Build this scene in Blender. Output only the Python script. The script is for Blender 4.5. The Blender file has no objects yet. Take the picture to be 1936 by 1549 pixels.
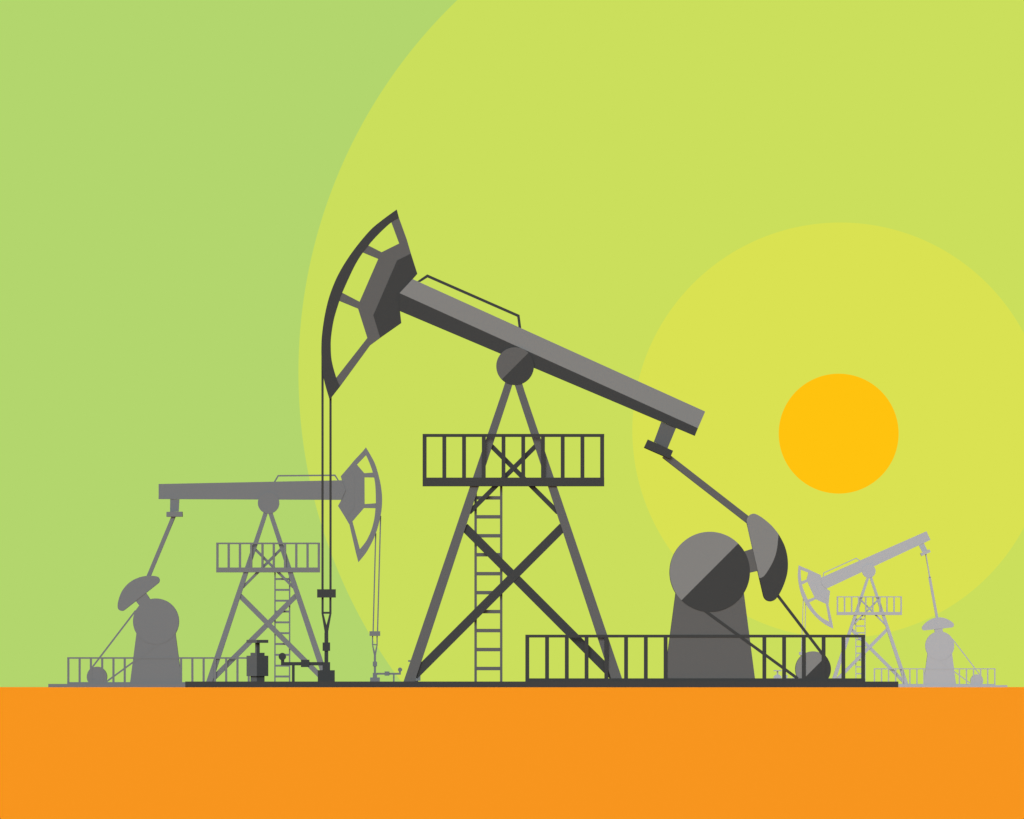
import bpy, bmesh, math
from mathutils import Vector

# ------------------------------------------------------------------ camera, world, fill light, exposure
C = bpy.context.scene.collection
S = bpy.context.scene
F = 86000.0                 # focal length in photograph pixels (photograph 1936 wide)
PXM = 90.0                  # photograph pixels per metre at the nearest pump jack
D0 = F / PXM                # distance of the nearest pump jack
HOR = 1299.0                # row of the horizon in the photograph

cd = bpy.data.cameras.new('camera')
cam = bpy.data.objects.new('camera', cd); C.objects.link(cam)
cam.location = (0, 0, 0.005)
cam.rotation_euler = (math.pi / 2, 0, 0)
cd.sensor_width = 36.0; cd.sensor_fit = 'HORIZONTAL'
cd.lens = 36.0 * F / 1936.0
cd.shift_y = (HOR + 0.3 - 774.5) / 1936.0
cd.clip_start = 1.0; cd.clip_end = 90000.0
S.camera = cam
S.view_settings.view_transform = 'Standard'
try: S.view_settings.look = 'None'
except Exception: pass
S.view_settings.exposure = 0.55; S.view_settings.gamma = 1.0


def lin(h):
    h = h.lstrip('#')
    o = []
    for i in (0, 2, 4):
        c = int(h[i:i + 2], 16) / 255
        o.append(c / 12.92 if c <= 0.04045 else ((c + 0.055) / 1.055) ** 2.4)
    return (*o, 1.0)


FILL_ELEV, FILL_AZ = math.radians(18), math.radians(187)     # azimuth clockwise from +Y: behind the viewer, to the left, opposite the visible sun
w = bpy.data.worlds.new('World'); S.world = w; w.use_nodes = True
nt = w.node_tree; nt.nodes.clear(); N = nt.nodes.new; L = nt.links.new


def math_node(op, a, b=None, c=None, clamp=False):
    n = N('ShaderNodeMath'); n.operation = op; n.use_clamp = clamp
    for i, v in enumerate((a, b, c)):
        if v is None: continue
        if isinstance(v, (int, float)): n.inputs[i].default_value = v
        else: L(v, n.inputs[i])
    return n.outputs[0]


tc = N('ShaderNodeTexCoord'); sp = N('ShaderNodeSeparateXYZ'); L(tc.outputs['Generated'], sp.inputs[0])
x, y, z = sp.outputs
ys = math_node('MAXIMUM', y, 0.001)
ux = math_node('MULTIPLY', math_node('DIVIDE', x, ys), F)
uz = math_node('MULTIPLY', math_node('DIVIDE', z, ys), F)


def band(px, py, r):        # 1 inside a round band of the sky
    dx = math_node('SUBTRACT', ux, px - 968.0); dz = math_node('SUBTRACT', uz, HOR - py)
    d = math_node('SQRT', math_node('ADD', math_node('MULTIPLY', dx, dx), math_node('MULTIPLY', dz, dz)))
    return math_node('LESS_THAN', d, r)


def mixc(f, a, b):
    m = N('ShaderNodeMix'); m.data_type = 'RGBA'; L(f, m.inputs[0])
    for i, v in ((6, a), (7, b)):
        if isinstance(v, tuple): m.inputs[i].default_value = v
        else: L(v, m.inputs[i])
    return m.outputs[2]


sky_col = mixc(band(1540.1, 704.4, 975.9), lin('B3D66D'), lin('CBDF5C'))
sky_col = mixc(band(1588.4, 813.6, 392.9), sky_col, lin('DAE252'))
bg1 = N('ShaderNodeBackground'); L(sky_col, bg1.inputs[0]); bg1.inputs[1].default_value = 1.0 / 2 ** 0.55      # undoes the exposure
nish = N('ShaderNodeTexSky'); nish.sky_type = 'NISHITA'; nish.sun_disc = False
nish.sun_elevation = FILL_ELEV; nish.sun_rotation = FILL_AZ
nish.air_density = 1.0; nish.dust_density = 1.5
bg2 = N('ShaderNodeBackground'); L(nish.outputs[0], bg2.inputs[0]); bg2.inputs[1].default_value = 0.15
mr = N('ShaderNodeMapRange'); mr.interpolation_type = 'SMOOTHSTEP'
L(y, mr.inputs[0]); mr.inputs[1].default_value = 0.0; mr.inputs[2].default_value = 0.5
ms = N('ShaderNodeMixShader'); L(mr.outputs[0], ms.inputs[0]); L(bg2.outputs[0], ms.inputs[1]); L(bg1.outputs[0], ms.inputs[2])
wo = N('ShaderNodeOutputWorld'); L(ms.outputs[0], wo.inputs[0])

ld = bpy.data.lights.new('front_fill', 'SUN'); ld.energy = 2.8; ld.angle = math.radians(30); ld.color = (1.0, 0.98, 0.95)  # soft lamp added to light the fronts evenly, not from the visible sun
lo = bpy.data.objects.new('front_fill', ld); C.objects.link(lo)
to_fill = Vector((math.sin(FILL_AZ) * math.cos(FILL_ELEV), math.cos(FILL_AZ) * math.cos(FILL_ELEV), math.sin(FILL_ELEV)))
lo.rotation_euler = to_fill.to_track_quat('Z', 'Y').to_euler()


# ------------------------------------------------------------------ materials
def paint(name, rgb, rough=0.85):
    m = bpy.data.materials.new(name); m.use_nodes = True; t = m.node_tree
    b = t.nodes['Principled BSDF']
    b.inputs['Base Color'].default_value = (*rgb, 1)
    b.inputs['Specular IOR Level'].default_value = 0.0
    n = t.nodes.new('ShaderNodeTexNoise'); n.inputs['Scale'].default_value = 3.0
    r = t.nodes.new('ShaderNodeMapRange'); r.inputs[3].default_value = rough - 0.08; r.inputs[4].default_value = rough + 0.08
    t.links.new(n.outputs[0], r.inputs[0]); t.links.new(r.outputs[0], b.inputs['Roughness'])
    return m


def emit(name, rgba, k):
    m = bpy.data.materials.new(name); m.use_nodes = True; t = m.node_tree; t.nodes.clear()
    e = t.nodes.new('ShaderNodeEmission'); e.inputs[0].default_value = rgba; e.inputs[1].default_value = k
    o = t.nodes.new('ShaderNodeOutputMaterial'); t.links.new(e.outputs[0], o.inputs[0]); return m


M = {
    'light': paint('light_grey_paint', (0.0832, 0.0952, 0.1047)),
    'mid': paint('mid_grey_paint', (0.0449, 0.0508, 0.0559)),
    'dark': paint('charcoal_paint_and_shade', (0.02, 0.0233, 0.0261)),  # own colour of dark parts, also the painted shade on split parts
    'second': paint('even_grey', (0.068, 0.0804, 0.0931)),  # one grey for every part of the second machine
    'far': paint('even_pale_grey', (0.158, 0.1838, 0.2161)),  # one paler grey for every part of the third machine
    'sand': paint('orange_sand', (0.995, 0.287, 0.0143)),
    'sun': emit('sun_glow', lin('FFC30F'), 1.0 / 2 ** 0.55),
}


# ------------------------------------------------------------------ mesh helpers
def link(name, bm, mats, parent=None, loc=(0, 0, 0)):
    bmesh.ops.recalc_face_normals(bm, faces=bm.faces[:])
    me = bpy.data.meshes.new(name); bm.to_mesh(me); bm.free()
    for m in mats: me.materials.append(m)
    o = bpy.data.objects.new(name, me); C.objects.link(o); o.location = loc
    if parent: o.parent = parent
    return o


def tag(o, label=None, category=None, group=None, kind=None):
    for k, v in (('label', label), ('category', category), ('group', group), ('kind', kind)):
        if v: o[k] = v
    return o


def smooth(pts, n=6, closed=False):      # Catmull-Rom through the points
    out = []
    k = len(pts)
    for i in range(k if closed else k - 1):
        g = lambda j: Vector(pts[j % k]) if closed else Vector(pts[max(0, min(k - 1, j))])
        p0, p1, p2, p3 = g(i - 1), g(i), g(i + 1), g(i + 2)
        for s in range(n):
            t = s / n
            out.append(tuple(0.5 * ((2 * p1) + (p2 - p0) * t + (2 * p0 - 5 * p1 + 4 * p2 - p3) * t * t + (3 * p1 - p0 - 3 * p2 + p3) * t ** 3)))
    if not closed: out.append(tuple(pts[-1]))
    return out


def quad(a, b, w0, w1=None):             # a bar's outline
    w1 = w0 if w1 is None else w1
    a, b = Vector(a), Vector(b); d = (b - a).normalized(); n = Vector((-d.y, d.x))
    return [tuple(a + n * w0 / 2), tuple(b + n * w1 / 2), tuple(b - n * w1 / 2), tuple(a - n * w0 / 2)]


def rect(x0, y0, x1, y1): return [(x0, y0), (x1, y0), (x1, y1), (x0, y1)]


def disc(c, r, a0=0, a1=360, n=96):
    k = max(3, round(n * (a1 - a0) / 360))
    last = k if a1 - a0 == 360 else k + 1
    return [(c[0] + r * math.cos(math.radians(a0 + (a1 - a0) * i / k)), c[1] + r * math.sin(math.radians(a0 + (a1 - a0) * i / k))) for i in range(last)]


def rot(p, c, a, c2=None):
    c2 = c2 or c
    dx, dy = p[0] - c[0], p[1] - c[1]; ca, sa = math.cos(a), math.sin(a)
    return (c2[0] + dx * ca - dy * sa, c2[1] + dx * sa + dy * ca)


class Drawing:
    """side elevation of a pump jack: outlines in drawing units (90 per metre), given a real depth"""
    CX = 970.5

    def __init__(self, mirror, mats): self.m = -1 if mirror else 1; self.mats = mats

    def prism(self, bm, pts, y0, y1, mi=0, lean=None):
        k = len(pts)
        f, b = [], []
        for (px, py) in pts:
            X, Z = self.m * (px - self.CX) / PXM, (HOR - py) / PXM
            d = lean * Z if lean else 0.0
            f.append(bm.verts.new((X, y0 + d, Z))); b.append(bm.verts.new((X, y1 + d, Z)))
        fs = [bm.faces.new(f), bm.faces.new(b[::-1])]
        for i in range(k): fs.append(bm.faces.new((f[i], b[i], b[(i + 1) % k], f[(i + 1) % k])))
        for q in fs: q.material_index = mi

    def part(self, name, parent, shapes, label=None):
        bm = bmesh.new(); keys = []
        for s in shapes:
            pts, y0, y1, key = s[:4]; lean = s[4] if len(s) > 4 else None
            if key not in keys: keys.append(key)
            self.prism(bm, pts, y0, y1, keys.index(key), lean)
        mats = [self.mats[k] for k in keys]
        o = link(name, bm, mats, parent)
        if label: o['label'] = label
        return o


# ------------------------------------------------------------------ pump jack outlines
PIVOT = (973.8, 691.9)
ANG0 = 24.4
GEAR = (1341.6, 1081.0)
CR0 = math.degrees(math.atan2(-32, 142))

RIM_OUT = [(750.2, 395.6), (723, 415.5), (698.3, 436.7), (665.5, 477), (640.4, 517.2), (624, 556.3), (614.4, 594), (608.9, 631.8), (607.6, 657), (608.1, 679.7), (611.4, 711.2), (616.4, 732.6), (623.2, 755.2)]
RIM_IN = [(754.2, 411.2), (739.8, 419.8), (718.4, 439.2), (696.8, 463.1), (673.1, 497.1), (646.9, 553), (641.4, 568.9), (631.6, 601.6), (626.5, 631.8), (625.3, 654.5), (627.3, 682.2), (635.8, 713.7), (642.9, 730)]
HEAD = [(751, 406), (754.2, 411.2), (769, 452), (776.9, 479), (765, 505), (722, 598), (727, 632.3), (699.5, 652.5), (642.9, 730), (632, 722), (635.8, 713.7), (694.5, 638.6), (676.9, 583), (641.4, 568.4), (634, 565), (640.5, 549.5), (647.4, 553.3), (679.9, 570.1), (715.2, 489), (686.7, 477.2), (680, 474), (690, 460), (696.8, 463.9), (721.5, 476.5), (754.7, 460), (739.8, 419.8), (736, 411)]
PLATE = [(776.9, 479), (789, 517), (780.1, 527.3), (755.5, 553.8), (756.2, 587.7), (758.7, 610.2), (718.9, 638.1), (705.8, 595.8), (750.7, 492.1)]
WEIGHT_LIT = smooth([(1411.8, 988.4), (1411.1, 983.4), (1414, 976.3), (1418.9, 972.4), (1424.6, 971.1), (1431, 973), (1443.1, 980.6), (1458.7, 994.1), (1471.2, 1009.4)], 4) + smooth([(1471.2, 1010.4), (1470.3, 1021), (1467.9, 1039.5), (1463, 1056.6), (1454.4, 1073.6), (1445.9, 1086.4), (1440.9, 1090.9), (1435.3, 1092.8)], 4)
WEIGHT_SHADE = smooth([(1435.3, 1092.8), (1440.9, 1090.9), (1445.9, 1086.4), (1454.4, 1073.6), (1463, 1056.6), (1467.9, 1039.5), (1470.3, 1021), (1471.2, 1010.4)], 4) + smooth([(1471.4, 1009.6), (1481.4, 1028.2), (1487.1, 1046.6), (1489.1, 1065.1), (1487.8, 1083.5), (1482.1, 1103.4), (1474.3, 1120.5), (1467.2, 1131.1), (1461.5, 1135.4), (1456.1, 1136.5), (1449.5, 1134.7), (1444.5, 1129.7), (1442.4, 1123.3)], 4)


def pump_jack(name, label, cx, scale, mirror, mats, pivot, beam_deg, crank_deg, pitman, cables, reach=(0, 0)):
    D = D0 / scale
    g = Drawing(mirror, mats)
    root = bpy.data.objects.new(name, None); C.objects.link(root)
    root.location = ((cx - 968.0) / F * D, D, 0); root.empty_display_size = 1
    tag(root, label, 'pump jack', 'pump jacks on the orange plain')
    P = lambda nm, sh, parent=root, lb=None: g.part(nm, parent, sh, lb)

    # skid
    P('base_slab', [(rect(351, 1288, 1697.5, 1299.6), -1.30, 1.30, 'dark')])
    # tower: four leaning legs, two braced sides
    LN = 0.92 / 6.4
    for s in (-1, 1):
        ln = -s * LN
        def pair(a, b):
            lo_, hi_ = sorted((s * a, s * b)); return lo_, hi_
        a0, a1 = pair(1.0, 1.2)
        P('leg', [([(763.2, 1288), (784.2, 1288), (964.5, 740), (973.5, 712), (958.5, 712), (949.5, 740)], a0, a1, 'mid', ln)])
        P('leg', [([(1177.8, 1288), (1157, 1288), (977.2, 740), (968.5, 712), (983.5, 712), (992, 740)], a0, a1, 'mid', ln)])
        b0, b1 = pair(1.02, 1.10)
        c0, c1 = pair(1.04, 1.12)
        P('brace', [(quad((878, 995.8), (1161, 1278.8), 16.6), b0, b1, 'dark', ln)])
        P('brace', [(quad((1064, 995.8), (783, 1276.8), 16.6), c0, c1, 'dark', ln)])
        P('brace', [(quad((925, 838.6), (1055, 968.6), 8.6), b0, b1, 'dark', ln)])
        P('brace', [(quad((1017, 838.6), (887, 968.6), 8.6), c0, c1, 'dark', ln)])
    # ladder on the near side, behind the braces
    la = P('ladder', [(rect(896.9, 918, 901.6, 1288), -0.95, -0.88, 'mid', LN), (rect(945.3, 918, 950, 1288), -0.95, -0.88, 'mid', LN)])
    for k in range(10):
        y0 = 937.6 + 35.84 * k
        P('rung', [(rect(901, y0, 946, y0 + 6.7), -0.94, -0.89, 'mid', LN)], la)
    # platform with railing all round
    dk = P('platform', [(rect(799.1, 902.7, 1142.3, 918.8), -0.68, 0.68, 'dark')])
    for s in (-1, 1):
        y0, y1 = sorted((s * 0.68, s * 0.64))
        P('handrail', [(rect(799.1, 820.2, 1142.3, 825.4), y0, y1, 'dark')], dk)
        for k in range(10):
            x0 = 799.1 + 37.3 * k
            P('railing_post', [(rect(x0, 825.2, x0 + 7.3, 902.7), y0, y1, 'dark')], dk)
        ex = 799.1 if s < 0 else 1135.0
        P('handrail', [(rect(ex, 820.5, ex + 7.3, 825.2), -0.64, 0.64, 'dark')], dk)

    # walking beam assembly
    da = math.radians(beam_deg - ANG0)
    R = lambda pts: [rot(p, PIVOT, da, pivot) for p in pts]
    bm_ = P('walking_beam', [(R([(780.1, 527.3), (1333.2, 777.7), (1319.5, 809.2), (755.5, 553.8)]), -0.25, 0.25, 'light')])  # lit upper half; the shade below is painted as a darker strip
    P('shaded_lower_half', [(R([(755.5, 553.8), (1319.5, 809.2), (1313.6, 823.7), (756.2, 587.7)]), -0.25, 0.25, 'dark')], bm_, 'charcoal lower half of the beam')
    P('hand_line', [(R([(789, 531.3), (807.7, 518.2), (982.3, 594.9), (985.8, 622), (980.6, 620), (977.8, 598.5), (808.3, 524.2), (794, 533)]), -0.03, 0.03, 'dark')], bm_)
    hd = P('horse_head', [(R(HEAD), -0.20, 0.20, 'mid')])
    P('rim', [(R(smooth(RIM_OUT, 5) + [(626.5, 751), (642.9, 730)] + smooth(RIM_IN[::-1], 5)[1:]), -0.215, 0.215, 'dark')], hd, 'charcoal curved rim')
    P('side_plate', [(R(PLATE), -0.208, 0.208, 'dark')], hd, 'charcoal angular plate')
    P('tail_post', [(R([(1250, 797.3), (1278.1, 808.7), (1262.1, 847.4), (1236.1, 835)]), -0.22, 0.22, 'mid')])
    P('equalizer_bar', [(R([(1224.4, 830.9), (1272.3, 852.3), (1266, 867.1), (1217.4, 845.7)]), -1.22, 1.22, 'dark')])
    # saddle bearing, lit upper left and shaded lower right painted in as two greys
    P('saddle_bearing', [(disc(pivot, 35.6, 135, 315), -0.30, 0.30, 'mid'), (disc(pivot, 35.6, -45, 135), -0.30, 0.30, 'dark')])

    # gear case and cranks
    P('gearbox_stand', [([(1277.2, 1118), (1405.6, 1118), (1427.6, 1288), (1254.8, 1288)], -1.178, 0.5, 'mid')])
    P('gear_wheel', [(disc(GEAR, 75.8, 135, 315), -1.192, -1.08, 'light'), (disc(GEAR, 75.8, -45, 135), -1.192, -1.08, 'dark')])  # light and shade put into the greys of the two halves
    P('gear_wheel', [(disc(GEAR, 75.8), 1.08, 1.19, 'dark')])
    P('crank_shaft', [(disc(GEAR, 26, n=40), -1.08, 1.08, 'dark')])
    dc = math.radians(crank_deg - CR0)
    K = lambda pts: [rot(p, GEAR, dc, (GEAR[0] + reach[0], GEAR[1] + reach[1])) for p in pts]
    for s in (-1, 1):
        def pr(a, b): return sorted((s * a, s * b))
        ck = P('crank_arm', [(K([(1375, 1052), (1426, 1036), (1436, 1078), (1385, 1090)]), *pr(1.10, 1.1905), 'mid')])
        P('counterweight', [(K(WEIGHT_LIT), *pr(1.06, 1.22), 'light'), (K(WEIGHT_SHADE), *pr(1.06, 1.22), 'dark')])  # lit piece and shaded piece, the shading painted in charcoal
        for (a, b, wd) in pitman:
            P('pitman_arm', [(quad(a, b, wd), *pr(0.95, 1.07), 'mid')])
    # motor and belts
    MC = (1536.8, 1264.6)
    P('motor', [(disc(MC, 33.6, 135, 315), -1.178, 0.3, 'light'), (disc(MC, 33.6, -45, 135), -1.178, 0.3, 'dark')])  # upper-left light and lower-right shade painted onto the round face
    P('drive_belt', [(quad((1408, 1045), (1563.0, 1247.5), 5.6), -1.188, -1.17, 'dark')])
    P('drive_belt', [(quad((1318, 1144), (1507.5, 1282.5), 5.6), -1.188, -1.17, 'dark')])
    # cables from the head, carrier bar and polished rod
    for (top, bot) in cables:
        P('bridle_cable', [(quad(top, bot, 4.3), -0.02, 0.02, 'dark')])
    P('carrier_bar', [(rect(599.6, 1113.6, 634.9, 1129.3), -0.16, 0.16, 'dark')])
    pr_ = P('polished_rod', [([(613.2, 1200), (620.4, 1200), (620.6, 1194), (615, 1194)], -0.03, 0.03, 'dark')])
    P('rod_hanger', [(rect(607.8, 1129, 612, 1160), -0.025, 0.025, 'dark'), (rect(622.6, 1129, 626.8, 1160), -0.025, 0.025, 'dark'),
       (rect(611.8, 1156.2, 622.8, 1160), -0.025, 0.025, 'dark'),
       ([(608, 1160), (611.8, 1160), (618.2, 1185), (618.2, 1196), (614.0, 1196)], -0.026, 0.022, 'dark'),
       ([(626.6, 1160), (622.8, 1160), (616.2, 1185), (616.2, 1196), (620.2, 1196)], -0.022, 0.026, 'dark')], pr_)
    return root, g


def wellhead(label, root, g):
    t = bpy.data.objects.new('wellhead', None); C.objects.link(t)
    off = Vector((g.m * (617 - g.CX) / PXM, 0, 11 / PXM)); t.location = root.location + off
    tag(t, label, 'wellhead', 'wellheads under the pump jack cables')
    def P(nm, sh, parent=t):
        o = g.part(nm, parent, sh)
        if parent is t: o.location = -off
        return o
    P('flange_base', [(rect(600.8, 1266.6, 632.9, 1288), -0.18, 0.18, 'dark')])
    P('casing_head', [(rect(609.9, 1251.4, 624.1, 1266.6), -0.08, 0.08, 'dark')])
    P('stuffing_box', [(rect(609.9, 1214.2, 624.1, 1230.2), -0.08, 0.08, 'dark')])
    P('tubing', [(rect(613.4, 1230.2, 620.7, 1251.4), -0.04, 0.04, 'dark')])
    P('rod_clamp', [(rect(613.4, 1195, 620.7, 1214.2), -0.04, 0.04, 'dark')])
    pi = P('flow_pipe', [([(609.9, 1251.2), (609.9, 1257.6), (531.2, 1257.6), (531.2, 1246), (537.4, 1246), (537.4, 1251.2)], -0.035, 0.035, 'dark')])
    P('check_valve', [(rect(569, 1246.8, 585, 1260.8), -0.09, 0.09, 'dark')], pi)
    P('pressure_gauge', [(disc((533.8, 1240.8), 7.1, n=40), -0.06, 0.06, 'dark')], pi)
    P('pipe_support', [(rect(551.9, 1257.6, 557.2, 1288), -0.03, 0.03, 'dark')])
    return t


def gate_valve(label, root, g):
    t = bpy.data.objects.new('gate_valve', None); C.objects.link(t)
    off = Vector((g.m * (486.5 - g.CX) / PXM, 0, 11 / PXM)); t.location = root.location + off
    tag(t, label, 'valve', 'gate valves at the ends of the pump jack bases')
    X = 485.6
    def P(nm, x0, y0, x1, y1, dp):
        o = g.part(nm, t, [(rect(x0, y0, X, y1), -dp, dp, 'mid'), (rect(X, y0, x1, y1), -dp, dp, 'dark')]); o.location = -off  # left half painted lit, right half painted as its shade
    P('handwheel', 466.1, 1209.2, 507.2, 1215, 0.22)
    P('stem', 482.4, 1215, 491.2, 1233.6, 0.05)
    P('bonnet', 473.6, 1233.6, 500.2, 1239.2, 0.14)
    P('valve_body', 466.2, 1239.2, 507.2, 1277.8, 0.22)
    P('foot', 473.6, 1277.8, 500.2, 1288, 0.14)
    return t


def guard_rail(label, root, g, y0=-1.194, y1=-1.180):
    t = bpy.data.objects.new('guard_rail', None); C.objects.link(t)
    off = Vector((g.m * (1314 - g.CX) / PXM, (y0 + y1) / 2, 11 / PXM)); t.location = root.location + off
    tag(t, label, 'railing', 'guard railings along the pump jack bases')
    def P(nm, sh):
        o = g.part(nm, t, sh); o.location = -off
    P('top_rail', [(rect(993.2, 1199.6, 1635, 1205.0), y0, y1, 'dark')])
    P('bottom_rail', [(rect(993.2, 1282, 1635, 1288), y0, y1, 'dark')])
    for k in range(18):
        if 8 <= k <= 11: continue            # the railing is open in front of the gearbox stand
        x0 = 993.2 + 37.3 * k
        P('post', [(rect(x0, 1204.9, x0 + 7.4, 1282), y0, y1, 'dark')])
    return t


# ------------------------------------------------------------------ the three installations
near = {k: M[k] for k in ('light', 'mid', 'dark')}
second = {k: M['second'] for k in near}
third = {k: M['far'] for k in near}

r, g = pump_jack('pump_jack', 'largest pump jack in charcoal and grey with its head raised to the left', 970.5, 1.0, False, near,
                 PIVOT, ANG0, CR0, [((1256, 859.8), (1428, 993.5), 12.3)],
                 [((609.8, 668), (609.8, 1113.6)), ((624.9, 748), (624.9, 1113.6))])
wellhead('charcoal wellhead under the cables of the largest pump jack, gauge pipe to its left', r, g)
gate_valve('charcoal gate valve, right half painted as in shade, with flat handwheel near the left end of the dark base', r, g)
guard_rail('charcoal guard railing in front of the largest pump jack\'s gear wheel and motor', r, g)

SB = 0.571


def mid_px(px, py, s, cx, m):            # photograph pixel -> drawing units of a farther, mirrored installation
    return (970.5 + m * (px - cx) / s, HOR - (HOR - py) / s)


q = lambda px, py: mid_px(px, py, SB, 507.0, -1)
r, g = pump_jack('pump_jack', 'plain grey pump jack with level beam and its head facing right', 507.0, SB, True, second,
                 q(507.8, 950.6), 1.2, -51.5,
                 [(q(329.5, 973), q(279.5, 1093), 12.6)],
                 [(q(719.6, 975), q(713.8, 1193.1)), (q(710.4, 1008), q(705.5, 1193.1))], (-2.6, -9.0))
wellhead('grey wellhead under the level pump jack, seen between the front cables and front tower', r, g)
gate_valve('grey gate valve almost hidden behind the left leg of the largest tower', r, g)
guard_rail('grey guard railing behind the leftmost gearbox stand and small motor', r, g)

SC = 0.3586
q = lambda px, py: mid_px(px, py, SC, 1643.5, 1)
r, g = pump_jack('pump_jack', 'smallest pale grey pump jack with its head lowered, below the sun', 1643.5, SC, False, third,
                 q(1642.6, 1079.6), -23.7, math.degrees(math.atan2(-0.994, -0.105)),
                 [(q(1750, 1046), q(1757.9, 1092), 5.4), (q(1757.4, 1090.5), q(1772.3, 1172), 12.3)],
                 [(q(1518.9, 1128), q(1515.2, 1232.5)), (q(1523.5, 1138), q(1520.6, 1232.5))], (6.0, -1.0))
wellhead('pale grey wellhead behind the right end of the charcoal railing', r, g)
gate_valve('small pale grey gate valve seen through the charcoal railing left of the motor', r, g)
guard_rail('pale grey guard railing at the far right behind the smallest motor', r, g)

# ------------------------------------------------------------------ sun
DS = 20000.0
bm = bmesh.new(); bmesh.ops.create_icosphere(bm, subdivisions=6, radius=113.4 / F * DS)
so = link('sun', bm, [M['sun']], None, ((1585.6 - 968) / F * DS, DS, (HOR - 819.8) / F * DS))
tag(so, 'round golden sun disc hanging in the sky at the right', 'sun')

# ------------------------------------------------------------------ ground: level plain behind, falling gently towards the viewer
bm = bmesh.new()
X = 30000.0
rows = [(-3000, -8.0), (-200, -2.2), (0, -1.75), (D0 - 8, -0.02), (D0 - 4, 0.0), (D0 + 60, 0.0), (3000, 0.0), (12000, 0.0), (60000, 0.0)]
vs = [[bm.verts.new((xx, yy, zz)) for xx in (-X, -800, -60, 60, 800, X)] for yy, zz in rows]
for i in range(len(vs) - 1):
    for j in range(5): bm.faces.new((vs[i][j], vs[i][j + 1], vs[i + 1][j + 1], vs[i + 1][j]))
gr = link('ground', bm, [M['sand']]); tag(gr, kind='structure')
